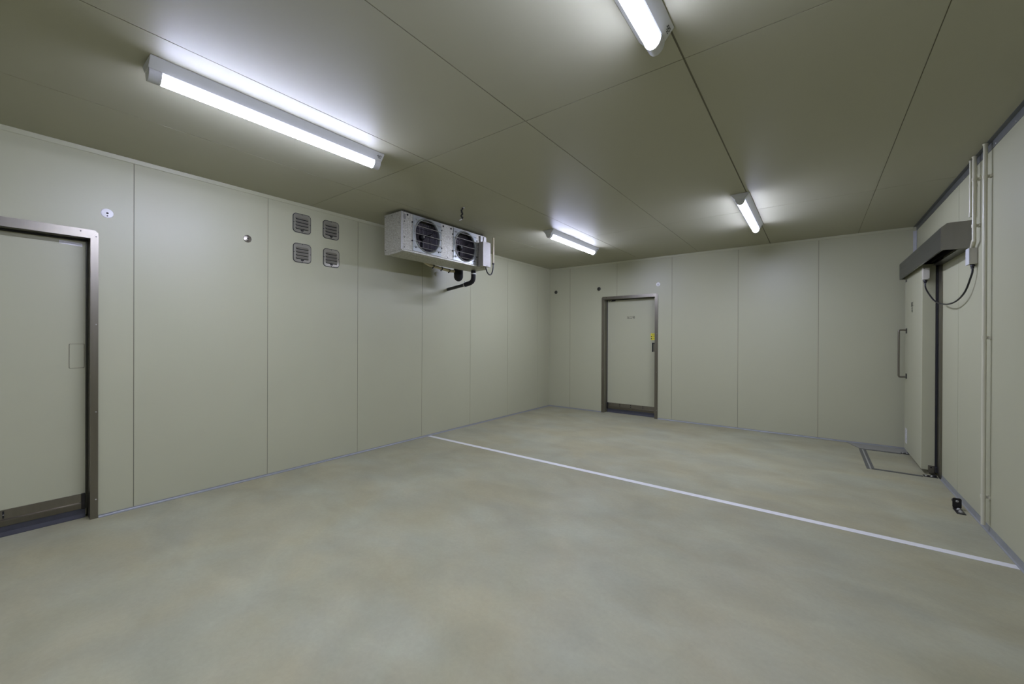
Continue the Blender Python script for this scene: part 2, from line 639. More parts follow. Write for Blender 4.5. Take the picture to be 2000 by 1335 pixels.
LZ = H - 0.0005
l0 = make_light()
l0.location = (-2.654, 1.155, LZ)
l0['label'] = 'long lit linear ceiling light nearest the left wall door, seen from its side'
dup(l0, (-0.578, 1.170, LZ), 'lit linear ceiling light cut off by the top edge of the photo')
for lx, lr in ((-2.654, 'left'), (-0.578, 'right')):
    dup(l0, (lx, -2.64, LZ), 'lit linear ceiling light in the row behind the camera, on the %s' % lr)
dup(l0, (-2.690, 4.960, LZ), 'lit linear ceiling light beyond the unit cooler, by the far left corner')
dup(l0, (-0.574, 4.948, LZ), 'lit linear ceiling light at the far end, toward the sliding door')


# ------------------------------------------------------------------ wall caps
def wall_cap(label, pos, axis, m, r=0.034):
    root = thing('wall_rosette', label, 'wall cap', pos, 'round caps on the walls')
    ax = Vector(axis)
    bm = B()
    disc(bm, pos, axis, [(r, 0), (r, 0.003), (r * 0.93, 0.0055), (r * 0.5, 0.008), (0, 0.009)], 36)
    obj('cap', bm, m, root, True)
    bm = B()
    disc(bm, Vector(pos) + ax * 0.008, axis, [(r * 0.2, 0), (r * 0.2, 0.002), (r * 0.12, 0.004), (0, 0.0044)], 14)
    obj('screw', bm, M['dark'], root, True)
    bm = B()
    disc(bm, Vector(pos) + ax * 0.006 + Vector((0, 0, -r * 0.58)), axis, [(r * 0.14, -0.002), (r * 0.14, 0.0026), (0, 0.0026)], 12)
    obj('hole', bm, M['slot'], root)


wall_cap('white round cap with a centre screw above the left wall door', (XL, 0.568, 2.248), (1, 0, 0), M['whitecap'])
wall_cap('grey steel round cap on the left wall between the near door and the four vents', (XL, 1.492, 2.245), (1, 0, 0), M['steel'])
wall_cap('dark round cap nearest the far left corner, on the far wall', (-4.067, YF, 2.241), (0, -1, 0), M['steel_dark'])
wall_cap('dark round cap just above left of the far door frame', (-3.158, YF, 2.241), (0, -1, 0), M['steel_dark'])
wall_cap('white round cap above the right corner of the far door frame', (-2.096, YF, 2.242), (0, -1, 0), M['whitecap'])
root = thing('wall_plug', 'small round cream plug on the left wall in the shadow under the cooler', 'plug', (XL, 3.814, 2.221))
bm = B()
disc(bm, (XL, 3.814, 2.221), (1, 0, 0), [(0.030, 0), (0.030, 0.006), (0.024, 0.010), (0, 0.010)], 24)
obj('plug_body', bm, M['panel'], root, True)
bm = B()
disc(bm, (XL + 0.0101, 3.814, 2.221), (1, 0, 0), [(0.009, 0), (0.009, 0.003), (0, 0.004)], 12)
obj('screw', bm, M['zinc'], root, True)


# ------------------------------------------------------------------ four louvred vents
def make_vent():
    root = thing('wall_vent', '', 'vent', (0, 0, 0), 'louvred steel vents on the left wall')
    w, h = 0.182, 0.196
    bm = B()
    prism(bm, rrect(0, 0, w, h, 0.036), 'x', 0.0, 0.004)
    obj('gasket', bm, M['black'], root, False, False)
    bm = B()
    prism(bm, rrect(0, 0, w - 0.012, h - 0.012, 0.031), 'x', 0.001, 0.0065)
    obj('plate', bm, M['vent'], root, False, False)
    for k in range(4):
        zc = 0.048 - 0.0325 * k
        bm = B()
        nu, nv = 22, 7
        hw, hh, dp = 0.066, 0.0235, 0.016
        grid = []
        for i in range(nu + 1):
            s = -1 + 2 * i / nu
            e = 1.0
            d_end = 1 - abs(s)
            if d_end < 0.2:
                e = math.sqrt(max(0, 1 - (1 - d_end / 0.2) ** 2))
            row = []
            for j in range(nv + 1):
                t = j / nv
                row.append(bm.verts.new((0.006 + dp * e * math.sin(t * math.pi / 2), s * hw, zc + hh / 2 * e * 1.0 - t * hh * e * 0.92)))
            grid.append(row)
        for i in range(nu):
            for j in range(nv):
                try:
                    bm.faces.new((grid[i][j], grid[i + 1][j], grid[i + 1][j + 1], grid[i][j + 1]))
                except ValueError:
                    pass
        edge = [(g[-1].co.x, g[-1].co.y, g[-1].co.z) for g in grid]
        lv = obj('louvre', bm, M['vent'], root, True, False)
        bm = B()                                   # dark sheet across the open mouth, painting the shade under the hood
        fr_ = [bm.verts.new((max(x - 0.0008, 0.0067), y, z - 0.0002)) for x, y, z in edge]
        bk_ = [bm.verts.new((0.0066, y, z - 0.0040)) for x, y, z in edge]
        for i in range(len(edge) - 1):
            bm.faces.new((fr_[i], fr_[i + 1], bk_[i + 1], bk_[i]))
        obj('slot', bm, M['slot'], lv, False, False)
    for y, z in ((0, 0.090), (0, -0.090), (0.083, -0.003), (-0.083, 0.003)):
        bm = B()
        box(bm, (0.006, y - (0.003 if z in (0.090, -0.090) else 0.006), z - (0.006 if z in (0.090, -0.090) else 0.003)),
            (0.0085, y + (0.003 if z in (0.090, -0.090) else 0.006), z + (0.006 if z in (0.090, -0.090) else 0.003)), 0.001)
        obj('clip', bm, M['dark'], root, False, False)
    bm = B()
    prism(bm, [(-0.016, -0.066), (0.016, -0.066), (0.016, -0.072), (0.009, -0.080), (-0.009, -0.080), (-0.016, -0.072)], 'x', 0.006, 0.0095)
    obj('latch', bm, M['dark'], root, False, False)
    return root


v0 = make_vent()
v0.location = (XL, 1.985, 2.4975)
v0['label'] = 'steel louvred vent, upper left of the four on the left wall'
dup(v0, (XL, 2.294, 2.4975), 'steel louvred vent, upper right of the four, toward the cooler')
dup(v0, (XL, 1.988, 2.1950), 'steel louvred vent, lower left of the four on the left wall')
dup(v0, (XL, 2.298, 2.1950), 'steel louvred vent, lower right of the four, toward the cooler')


# ------------------------------------------------------------------ hinged doors in stainless frames
def door(name, label, to_world, a0, a1, top, face, top_face, rec, handle, extras):
    """to_world(a, z, d): a along the wall, z up, d out of the wall into the room. a0..a1 = outer frame edges"""
    p0 = to_world(a0 + face, 0, 0)
    root = thing(name, label, 'door', p0, kind='structure')

    def put(bm):
        for v in bm.verts:
            v.co = Vector(to_world(v.co.x, v.co.z, v.co.y))
        return bm
    ia, ib, it = a0 + face, a1 - face, top - top_face
    pr = 0.010
    c = 0.016
    bm = put(prism(B(), [(ia, 0), (ia, it), (a0 + c * 0.6, top - c * 0.7), (a0, top - c), (a0, 0)], 'y', -rec - 0.02, pr))
    # only the face overlaps the wall: the outer strip is thin, the return fills the opening
    obj('jamb', bm, M['steel'], root)
    bm = put(prism(B(), [(ib, 0), (ib, it), (a1 - c * 0.6, top - c * 0.7), (a1, top - c), (a1, 0)], 'y', -rec - 0.02, pr))
    obj('jamb', bm, M['steel'], root)
    bm = put(prism(B(), [(ia, it), (ib, it), (a1 - c * 0.6 - 0.001, top - c * 0.7 + 0.001), (a1 - c, top), (a0 + c, top), (a0 + c * 0.6 + 0.001, top - c * 0.7 + 0.001)], 'y', -rec - 0.02, pr))
    obj('frame_head', bm, M['steel'], root)
    for a, z in ((a0 + face * 0.7, top - 0.05), (a1 - face * 0.3, top - 0.045), (a1 - 0.09, top - top_face * 0.3), (a0 + 0.09, top - top_face * 0.3),
                 (a1 - face * 0.3, 1.42), (a1 - face * 0.3, 0.78), (a1 - face * 0.3, 0.14), (a0 + face * 0.3, 1.42), (a0 + face * 0.3, 0.78), (a0 + face * 0.3, 0.14)):
        b2 = B()
        q = Vector(to_world(a, z, pr))
        nrm = Vector(to_world(a, z, 1)) - Vector(to_world(a, z, 0))
        disc(b2, q, nrm, [(0.0045, 0), (0.0045, 0.001), (0.002, 0.003), (0, 0.003)], 10)
        obj('screw', b2, M['dark'] if z > 2.0 else M['zinc'], root, True)
    # leaf
    bm = put(box(B(), (ia + 0.004, -rec - 0.02, 0.012), (ib - 0.004, -rec, it - 0.004), 0.002))
    leaf = obj('leaf', bm, M['panel'], root)
    bm = put(box(B(), (ia + 0.0005, -rec - 0.015, 0.06), (ia + 0.012, -rec + 0.010, it - 0.004)))
    obj('gasket', bm, M['black'], root)
    bm = put(box(B(), (ib - 0.012, -rec - 0.015, 0.06), (ib - 0.0005, -rec + 0.010, it - 0.004)))
    obj('gasket', bm, M['steel_dark'], root)
    bm = put(box(B(), (ia, -rec - 0.015, it - 0.012), (ib, -rec + 0.010, it - 0.0005)))
    obj('gasket', bm, M['black'], root)
    # kick plate with a ridge, rubber sweep below it
    ka, kb = ia + 0.013, ib - 0.013
    bm = put(prism(B(), [(-rec, 0.172), (-rec + 0.006, 0.170), (-rec + 0.010, 0.112), (-rec + 0.022, 0.107), (-rec + 0.022, 0.102), (-rec + 0.012, 0.066), (-rec, 0.064)], 'x', 0, 1))
    # (prism along x puts polygon in y,z) stretch to the leaf width
    for v in bm.verts:
        pass
    bm.free()
    bm = B()
    prof = [(-rec + 0.0002, 0.174), (-rec + 0.006, 0.172), (-rec + 0.010, 0.115), (-rec + 0.024, 0.110), (-rec + 0.024, 0.103), (-rec + 0.016, 0.068), (-rec + 0.0002, 0.066)]
    lo = [bm.verts.new((ka, p[0], p[1])) for p in prof]
    hi = [bm.verts.new((kb, p[0], p[1])) for p in prof]
    bm.faces.new(lo)
    bm.faces.new(hi[::-1])
    for i in range(len(prof)):
        bm.faces.new((lo[i], hi[i], hi[(i + 1) % len(prof)], lo[(i + 1) % len(prof)]))
    kick = obj('kick_plate', put(bm), M['steel'], root)
    for fr in extras['slots']:
        bm = put(box(B(), (ka + (kb - ka) * fr - 0.004, -rec + 0.004, 0.120), (ka + (kb - ka) * fr + 0.004, -rec + 0.0115, 0.166)))
        sl = obj('slot', bm, M['slot'], kick)
        b2 = B()
        nrm = Vector(to_world(0, 0, 1)) - Vector(to_world(0, 0, 0))
        disc(b2, to_world(ka + (kb - ka) * fr, 0.142, -rec + 0.0115), nrm, [(0.004, 0), (0.003, 0.003), (0, 0.003)], 8)
        obj('screw', b2, M['zinc'], kick, True)
    bm = B()
    prof = [(-rec + 0.0002, 0.068), (-rec + 0.012, 0.067), (-rec + 0.015, 0.030), (-rec + 0.022, 0.004), (-rec + 0.022, 0.0), (-rec + 0.0002, 0.0)]
    lo = [bm.verts.new((ka, p[0], p[1])) for p in prof]
    hi = [bm.verts.new((kb, p[0], p[1])) for p in prof]
    bm.faces.new(lo)
    bm.faces.new(hi[::-1])
    for i in range(len(prof)):
        bm.faces.new((lo[i], hi[i], hi[(i + 1) % len(prof)], lo[(i + 1) % len(prof)]))
    obj('bottom_seal', put(bm), M['seal_black'], root)
    bs = extras.get('block')
    if bs is not None:
        x = ka + 0.0005 if bs < 0 else kb - 0.0005
        bm = put(box(B(), (x, -rec + 0.001, 0.066), (x - bs * 0.020, -rec + 0.026, 0.176), 0.002))
        obj('end_block', bm, M['dark'], kick)
    return root, put


def left_w(a, z, d):
    return (XL + d, a, z)


def far_w(a, z, d):
    return (a, YF - d, z)


REC_L, REC_F = 0.105, 0.115
d1, put1 = door('door_1', 'cream hinged door in a stainless frame at the left edge of the photo', left_w, -0.480, 0.522, 2.106, 0.041, 0.061, REC_L, None, {'slots': [0.18, 0.58], 'block': 1})
bm = B()
y0, y1, z0, z1 = 0.388, 0.462, 1.102, 1.276
prism(bm, rrect((y0 + y1) / 2, (z0 + z1) / 2, y1 - y0 + 0.004, z1 - z0 + 0.004, 0.006), 'x', XL - REC_L, XL - REC_L + 0.0015)
hc = obj('handle_rim', bm, M['seal'], d1)
bm = B()
prism(bm, rrect((y0 + y1) / 2, (z0 + z1) / 2, y1 - y0 - 0.002, z1 - z0 - 0.002, 0.005), 'x', XL - REC_L + 0.001, XL - REC_L + 0.005)
obj('handle_cover', bm, M['panel'], d1)
bm = B()
prism(bm, [(0.338, 2.022), (0.452, 2.014), (0.452, 1.992), (0.338, 2.000)], 'x', XL - REC_L, XL - REC_L + 0.0012)
for f in bm.faces:
    pass
st = obj('sticker', bm, M['paperlabel'], d1)
st['label'] = 'white strip sticker'

d2, put2 = door('door_2', 'cream hinged door in a stainless frame in the far wall', far_w, -3.100, -2.097, 2.091, 0.051, 0.050, REC_F, None, {'slots': [0.27, 0.50, 0.75], 'block': -1})
YL = YF + REC_F
k = (YF + REC_F) / YF
# lettering, maker badge, yellow label, recessed pull, small cover
bm = place(text_bm('加工場', 0.048), (-2.602, YL - 0.0006, 1.706), (1, 0, 0), (0, 0, 1))
obj('door_lettering', bm, M['ink'], d2)
bm = B()
prism(bm, [(-3.006, 2.012), (-2.996, 2.012), (-2.990, 2.036), (-3.000, 2.036)], 'y', YL, YL - 0.001)
prism(bm, [(-2.974, 2.010), (-2.890, 2.012), (-2.885, 2.036), (-2.925, 2.036), (-2.935, 2.030), (-2.950, 2.036)], 'y', YL, YL - 0.001)
obj('maker_badge', bm, M['ink'], d2)
bm = B()
prism(bm, rrect(-2.209, 1.372, 0.086, 0.114, 0.006), 'y', YL, YL - 0.0012)
yl = obj('warning_label', bm, M['yellow'], d2)
yl['label'] = 'yellow label with two black dots'
for z in (1.374, 1.338):
    bm = B()
    disc(bm, (-2.238, YL - 0.0012, z), (0, -1, 0), [(0.010, 0), (0.010, 0.0006), (0, 0.0006)], 18)
    obj('dot', bm, M['ink'], yl)
bm = B()
for z, x0, x1 in ((1.418, -2.240, -2.190), (1.408, -2.240, -2.175), (1.398, -2.236, -2.182), (1.378, -2.216, -2.175), (1.370, -2.216, -2.182), (1.342, -2.216, -2.178), (1.334, -2.216, -2.190)):
    box(bm, (x0, YL - 0.0016, z - 0.0014), (x1, YL - 0.0011, z + 0.0014))
obj('print', bm, M['seal'], yl)
# pull: shallow cup with a dark upper and left lip
bm = B()
prism(bm, rrect(-2.198, 1.190, 0.056, 0.150, 0.004), 'y', YL, YL - 0.0020)
pull = obj('pull_cup', bm, M['seal'], d2)
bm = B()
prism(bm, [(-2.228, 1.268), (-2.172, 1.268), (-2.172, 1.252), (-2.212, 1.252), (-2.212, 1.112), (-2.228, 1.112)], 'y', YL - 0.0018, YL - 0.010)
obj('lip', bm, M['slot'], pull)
bm = B()
prism(bm, rrect(-2.995, 1.185, 0.060, 0.160, 0.004), 'y', YL, YL - 0.004)
obj('handle_cover', bm, M['panel'], d2)

# ------------------------------------------------------------------ sliding door on the right wall
LX0, LX1, LY0, LY1, LZ0, LZ1 = 0.850, 0.944, 5.660, 6.625, 0.045, 2.085
d3 = thing('door_3', 'thick cream sliding door leaf hanging on the right wall', 'door', ((LX0 + LX1) / 2, (LY0 + LY1) / 2, LZ0), kind='structure')
bm = B()
box(bm, (LX0, LY0, LZ0), (LX1, LY1, LZ1), 0.002)
leaf = obj('leaf', bm, M['panel'], d3)
bm = B()
box(bm, (LX1 + 0.0005, LY0 - 0.004, 0.03), (XR - 0.009, LY1 - 0.02, LZ1))
obj('gasket', bm, M['black'], d3)
for y, z in ((5.69, 1.46), (5.69, 0.86), (5.69, 0.35), (5.69, 1.95), (6.60, 1.50), (6.60, 0.9)):
    bm = B()
    disc(bm, (LX0, y, z), (-1, 0, 0), [(0.005, 0), (0.005, 0.001), (0.002, 0.003), (0, 0.003)], 10)
    obj('screw', bm, M['zinc'], d3, True)
# D handle
bm = B()
hy = 6.50
tube(bm, smooth_path([(LX0 - 0.002, hy, 1.447), (LX0 - 0.030, hy, 1.447), (LX0 - 0.058, hy, 1.447), (LX0 - 0.067, hy, 1.436), (LX0 - 0.068, hy, 1.40), (LX0 - 0.068, hy, 1.17), (LX0 - 0.068, hy, 0.94), (LX0 - 0.067, hy, 0.912), (LX0 - 0.058, hy, 0.901), (LX0 - 0.030, hy, 0.901), (LX0 - 0.002, hy, 0.901)], 5), 0.0095, 12)
hd = obj('pull_handle', bm, M['steel'], d3, True)
for z in (1.437, 0.911):
    bm = B()
    box(bm, (LX0 - 0.008, hy - 0.020, z - 0.030), (LX0, hy + 0.020, z + 0.030), 0.003)
    obj('mount', bm, M['dark'], hd)
bm = place(text_bm('加工', 0.062), (LX0 - 0.0006, 6.175, 1.722), (0, -1, 0), (0, 0, 1))
obj('door_lettering', bm, M['ink'], d3)
bm = place(text_bm('場', 0.066), (LX0 - 0.0006, 6.185, 1.660), (0, -1, 0), (0, 0, 1))
obj('door_lettering', bm, M['ink'], d3)
bm = B()
prism(bm, [(6.596, 2.012), (6.500, 2.008), (6.508, 2.040), (6.600, 2.040)], 'x', LX0 - 0.001, LX0)
obj('maker_badge', bm, M['dark'], d3)
bm = B()
prism(bm, rrect(6.505, 0.215, 0.110, 0.170, 0.004), 'x', LX0 - 0.0012, LX0)
pl = obj('caution_label', bm, M['paperlabel'], d3)
bm = B()
for i in range(9):
    z = 0.285 - i * 0.0175
    for j in range(2):
        ya = 6.548 - j * 0.048
        box(bm, (LX0 - 0.0018, ya, z), (LX0 - 0.0010, ya - random.uniform(0.018, 0.040), z + 0.006))
obj('print', bm, M['greylabel'], pl)
# steel bracket at the bottom near corner
bm = B()
box(bm, (0.897, LY0 - 0.0045, 0.020), (0.943, LY0 - 0.0005, 0.092), 0.001)
box(bm, (0.897, LY0 - 0.036, 0.020), (0.943, LY0 - 0.002, 0.024))
br = obj('guide_bracket', bm, M['steel'], d3)
bm = B()
disc(bm, (0.918, LY0 - 0.0044, 0.072), (0, -1, 0), [(0.006, 0), (0.006, 0.0012), (0, 0.0012)], 12)
obj('hole', bm, M['slot'], br)
bm = B()
box(bm, (0.944, LY0 - 0.028, 0.030), (XR - 0.009, LY0 + 0.002, 0.085), 0.002)
obj('corner_bumper', bm, M['black'], d3)
# junction box on the leaf end
bm = B()
box(bm, (0.8455, LY0 - 0.055, 1.928), (0.893, LY0 - 0.0005, 2.044), 0.003, 2)
jb = obj('terminal_box', bm, M['box'], d3)
for x, z in ((0.853, 2.036), (0.887, 1.936)):
    bm = B()
    disc(bm, (x, LY0 - 0.055, z), (0, -1, 0), [(0.0035, 0), (0.0035, 0.001), (0, 0.001)], 8)
    obj('screw', bm, M['slot'], jb)
# opening frame on the wall
bm = B()
prism(bm, [(XR, 5.522), (XR - 0.008, 5.522), (XR - 0.012, 5.545), (XR - 0.012, 5.628), (XR - 0.006, 5.640), (XR, 5.640)], 'z', 0, 2.12)
bm2 = bm
fr = tag(obj('door_frame_jamb', bm2, M['steel']), 'upright stainless strip on the right wall beside the sliding door edge', 'door frame')
fr.name = 'trim_5'
fr['kind'] = 'structure'

# stainless track hood
HY0, HY1 = 4.645, 6.635
hood = thing('track_hood', 'long stainless hood with a chamfered top edge over the sliding door track', 'track cover', (XR, (HY0 + HY1) / 2, 2.05))
prof = [(0.801, 2.053), (0.801, 2.235), (0.836, 2.266), (XR - 0.002, 2.266), (XR - 0.002, 2.263), (0.8375, 2.263), (0.804, 2.2335), (0.804, 2.056), (0.816, 2.056), (0.816, 2.053)]
bm = B()
prism(bm, prof, 'y', HY0 + 0.002, HY1 - 0.002)
obj('cover', bm, M['steel_dark'], hood)
end = [(0.801, 2.052), (0.801, 2.235), (0.836, 2.266), (XR - 0.001, 2.266), (XR - 0.001, 2.050)]
for a, b in ((HY0, HY0 + 0.002), (HY1 - 0.002, HY1)):
    bm = B()
    prism(bm, end, 'y', a, b)
    obj('end_plate', bm, M['hood_end_lit'], hood)
bm = B()
box(bm, (0.905, HY0 + 0.004, 2.095), (0.918, HY1 - 0.004, 2.150))
box(bm, (0.918, HY0 + 0.004, 2.120), (XR - 0.002, HY1 - 0.004, 2.135))
obj('track', bm, M['dark'], hood)
bm = B()
box(bm, (0.900, HY0 + 0.003, 2.0505), (XR - 0.002, HY0 + 0.9, 2.0535))
obj('lower_flange', bm, M['steel_dark'], hood)
for y in (5.85, 6.40):
    bm = B()
    disc(bm, (0.918, y, 2.160), (-1, 0, 0), [(0, 0), (0.028, 0), (0.028, 0.022), (0, 0.022)], 20)
    hg = obj('hanger_roller', bm, M['black'], hood, True)
    bm = B()
    box(bm, (0.888, y - 0.04, 2.0851), (0.895, y + 0.04, 2.17))
    obj('hanger_plate', bm, M['dark'], hg)

# ------------------------------------------------------------------ conduits, box and cable on the right wall
CXX = 0.9385


def conduit(label, y, r, z0, z1, clips, extra=None):
    root = thing('wall_conduit', label, 'conduit', (CXX, y, z0), 'cream conduits on the right wall')
    bm = B()
    tube(bm, [(CXX, y, z0), (CXX, y, z1)], r, 16)
    obj('pipe', bm, M['pvc'], root, True)
    bm = B()
    disc(bm, (CXX, y, z1), (0, 0, 1), [(r + 0.002, -0.010), (r + 0.003, -0.002), (r + 0.003, 0), (0, 0)], 16)
    obj('end_bush', bm, M['pvc'], root, True)
    for z in clips:
        bm = B()
        disc(bm, (CXX, y, z), (0, 0, 1), [(r, -0.011), (r + 0.0025, -0.011), (r + 0.0025, 0.011), (r, 0.011)], 16)
        box(bm, (CXX + r * 0.4, y - 0.0045, z - 0.011), (XR - 0.0005, y + 0.0045, z + 0.011), 0.001)
        box(bm, (XR - 0.010, y - 0.020, z - 0.011), (XR - 0.0005, y + 0.016, z + 0.011), 0.001)
        c = obj('saddle_clip', bm, M['pvc'], root, True)
        bm = B()
        disc(bm, (CXX + r * 1.3, y - 0.0046, z), (0, -1, 0), [(0.0035, 0), (0.0025, 0.002), (0, 0.002)], 8)
        obj('screw', bm, M['zinc'], c)
    return root


conduit('tall cream conduit running floor to ceiling on the right wall', 4.207, 0.0115, 0.0475, H - 0.004, (2.467, 1.349, 0.243))
conduit('cream conduit dropping from the ceiling into the box beside the hood', 4.448, 0.0115, 2.062, H - 0.004, (2.525, 2.180))
ct = conduit('thin cream conduit dropping from the ceiling onto the stainless hood', 4.535, 0.0080, 2.295, H - 0.004, (2.500,))
bm = B()
disc(bm, (CXX, 4.535, 2.262), (0, 0, 1), [(0, 0.0045), (0.010, 0.0045), (0.010, 0.034), (0.008, 0.040), (0, 0.040)], 14)
obj('connector', bm, M['pvc'], ct, True)

sw = thing('junction_box', 'cream junction box on the right wall under the hood end, with a cable hanging', 'junction box', (XR, 4.53, 1.905))
bm = B()
box(bm, (0.927, 4.495, 1.905), (XR - 0.0005, 4.578, 2.026), 0.003, 2)
obj('box_body', bm, M['box'], sw)
bm = B()
box(bm, (0.922, 4.493, 1.903), (0.9275, 4.580, 2.028), 0.002, 2)
obj('lid', bm, M['whiteplastic'], sw)
bm = B()
tube(bm, smooth_path([(0.944, 4.515, 2.024), (0.943, 4.505, 2.040), (0.940, 4.470, 2.056), (CXX, 4.448, 2.075)], 6), 0.0135, 14)
obj('hub', bm, M['pvc'], sw, True)
bm = B()
disc(bm, (0.946, 4.515, 1.905), (0, 0, -1), [(0.0115, 0), (0.013, 0.004), (0.013, 0.016), (0.0095, 0.020), (0.0095, 0.032), (0, 0.032)], 14)
obj('cable_gland', bm, M['black'], sw, True)

dc = thing('door_cable', 'black cable looping between the sliding door box and the wall box', 'cable', (0.87, 5.0, 1.64))
p_wall, p_leaf = Vector((0.946, 4.515, 1.8715)), Vector((0.8655, LY0 - 0.028, 1.892))
path = [p_wall, (0.946, 4.5155, 1.855), (0.943, 4.530, 1.820), (0.935, 4.640, 1.715), (0.925, 4.80, 1.658), (0.912, 4.98, 1.640), (0.898, 5.18, 1.656), (0.884, 5.36, 1.700), (0.872, 5.52, 1.780), (0.866, 5.615, 1.845), p_leaf]
bm = B()
tube(bm, smooth_path(path, 8), 0.0062, 10)
obj('cable', bm, M['cable'], dc, True)
bm = B()
disc(bm, (p_leaf.x, p_leaf.y, 1.9275), (0, 0, -1), [(0.0125, 0), (0.015, 0.004), (0.015, 0.018), (0.010, 0.024), (0.009, 0.034), (0, 0.034)], 14)
obj('cable_gland', bm, M['black'], dc, True)

# ------------------------------------------------------------------ floor hardware at the sliding door
tf = thing('threshold_frame', 'dark steel strips set in the floor in front of the sliding door', 'floor threshold', (0.62, 6.0, 0))
bm = B()
box(bm, (0.430, 5.525, 0.0002), (0.455, 6.462, 0.003))
box(bm, (0.468, 5.570, 0.0002), (0.493, 6.462, 0.003))
obj('side_strip', bm, M['strip'], tf)
bm = B()
box(bm, (0.455, 5.525, 0.0002), (0.468, 6.462, 0.0045))
obj('bright_bead', bm, M['zinc'], tf)
bm = B()
box(bm, (0.468, 5.525, 0.0002), (0.845, 5.540, 0.003))
box(bm, (0.468, 5.5475, 0.0002), (0.845, 5.570, 0.003))
obj('front_strip', bm, M['strip'], tf)
bm = B()
box(bm, (0.430, 6.462, 0.0002), (0.800, 6.492, 0.003))
obj('rear_strip', bm, M['strip'], tf)
bm = B()
prism(bm, [(0.440, 6.492), (0.800, 6.492), (XR - 0.035, 6.640), (XR - 0.035, YF - 0.024), (0.330, YF - 0.024)], 'z', 0.0002, 0.006)
obj('rear_plate', bm, M['plate'], tf)


def guide(label, x0, x1, y, wheel):
    root = thing('door_guide', label, 'door guide', ((x0 + x1) / 2, y, 0), 'floor guides of the sliding door')
    bm = B()
    box(bm, (x0, y - 0.030, 0.0005), (x1, y + 0.030, 0.006), 0.001)
    obj('base_plate', bm, M['dark'], root)
    for x in (x0 + 0.018, x0 + 0.056):
        bm = B()
        disc(bm, (x, y - 0.014, 0.006), (0, 0, 1), [(0.010, 0), (0.010, 0.004), (0.008, 0.009), (0, 0.010)], 10)
        obj('bolt', bm, M['zinc'], root, True)
    bm = B()
    disc(bm, (wheel, y + 0.004, 0.0065), (0, 0, 1), [(0, 0), (0.019, 0), (0.019, 0.012), (0, 0.012)], 20)
    obj('roller', bm, M['black'], root, True)


guide('black floor guide with two bolts under the near edge of the sliding door', 0.852, 0.950, 5.575, 0.925)
guide('black floor guide under the far edge of the sliding door', 0.805, 0.900, 6.520, 0.880)

ds = thing('door_stop', 'dark steel angle stop bolted to the floor beside the right wall', 'door stop', (0.897, 4.57, 0))
bm = B()
box(bm, (0.872, 4.508, 0.0005), (0.922, 4.640, 0.0055), 0.001)
obj('foot', bm, M['dark'], ds)
bm = B()
prism(bm, rrect(0.897, 0.046, 0.050, 0.080, 0.012), 'y', 4.634, 4.641)
obj('upright', bm, M['dark'], ds)
bm = B()
disc(bm, (0.897, 4.634, 0.062), (0, -1, 0), [(0.009, 0), (0.009, 0.005), (0.005, 0.008), (0, 0.008)], 6)
obj('bolt', bm, M['zinc'], ds, True)
bm = B()
disc(bm, (0.891, 4.641, 0.060), (0, 1, 0), [(0.020, 0), (0.020, 0.020), (0.016, 0.026), (0, 0.026)], 20)
obj('rubber_bumper', bm, M['black'], ds, True)
for y in (4.600, 4.545):
    bm = B()
    disc(bm, (0.899, y, 0.0055), (0, 0, 1), [(0.013, 0), (0.013, 0.003), (0.010, 0.003), (0.010, 0.010), (0.004, 0.014), (0, 0.014)], 12)
    obj('anchor_nut', bm, M['zinc'], ds, True)

# ------------------------------------------------------------------ white line on the floor
bm = B()
prism(bm, [(-4.194, 3.652), (-4.194, 3.710), (XR - 0.0145, 3.692), (XR - 0.0145, 3.631)], 'z', 0.0003, 0.0014)
tag(obj('floor_tape', bm, M['tape']), 'long white tape line crossing the concrete floor from wall to wall', 'floor line')

# ------------------------------------------------------------------ ceiling-hung unit cooler
UX0, UX1, UY0, UY1, UZ0, UZ1 = -3.790, -3.500, 2.675, 4.035, 2.268, 2.674
uc = thing('unit_cooler', 'galvanised unit cooler with two fans hung under the ceiling by the left wall', 'air cooler', ((UX0 + UX1) / 2, (UY0 + UY1) / 2, UZ0))
FANS = [(3.032, 2.478, 0.181), (3.642, 2.474, 0.181)]
t_ = 0.003
bm = B()
plate_with_holes(bm, (UY0, UZ0, UY1, UZ1), FANS, 'x', UX1, t_)
box(bm, (UX0, UY0, UZ0), (UX1 - t_, UY0 + t_, UZ1))
box(bm, (UX0, UY1 - t_, UZ0), (UX1 - t_, UY1, UZ1))
box(bm, (UX0, UY0 + t_, UZ1 - t_), (UX1 - t_, UY1 - t_, UZ1))
box(bm, (UX0, UY0 + t_, UZ0), (UX1 - t_, UY1 - t_, UZ0 + t_))
obj('casing', bm, M['galv'], uc)
bm = B()
prism(bm, [(UX1, UY0 - 0.003), (UX1 + 0.003, UY0 - 0.003), (UX1 + 0.003, UY0 + 0.018), (UX1, UY0 + 0.018)], 'z', UZ0, UZ1)
obj('corner_flange', bm, M['zinc'], uc)
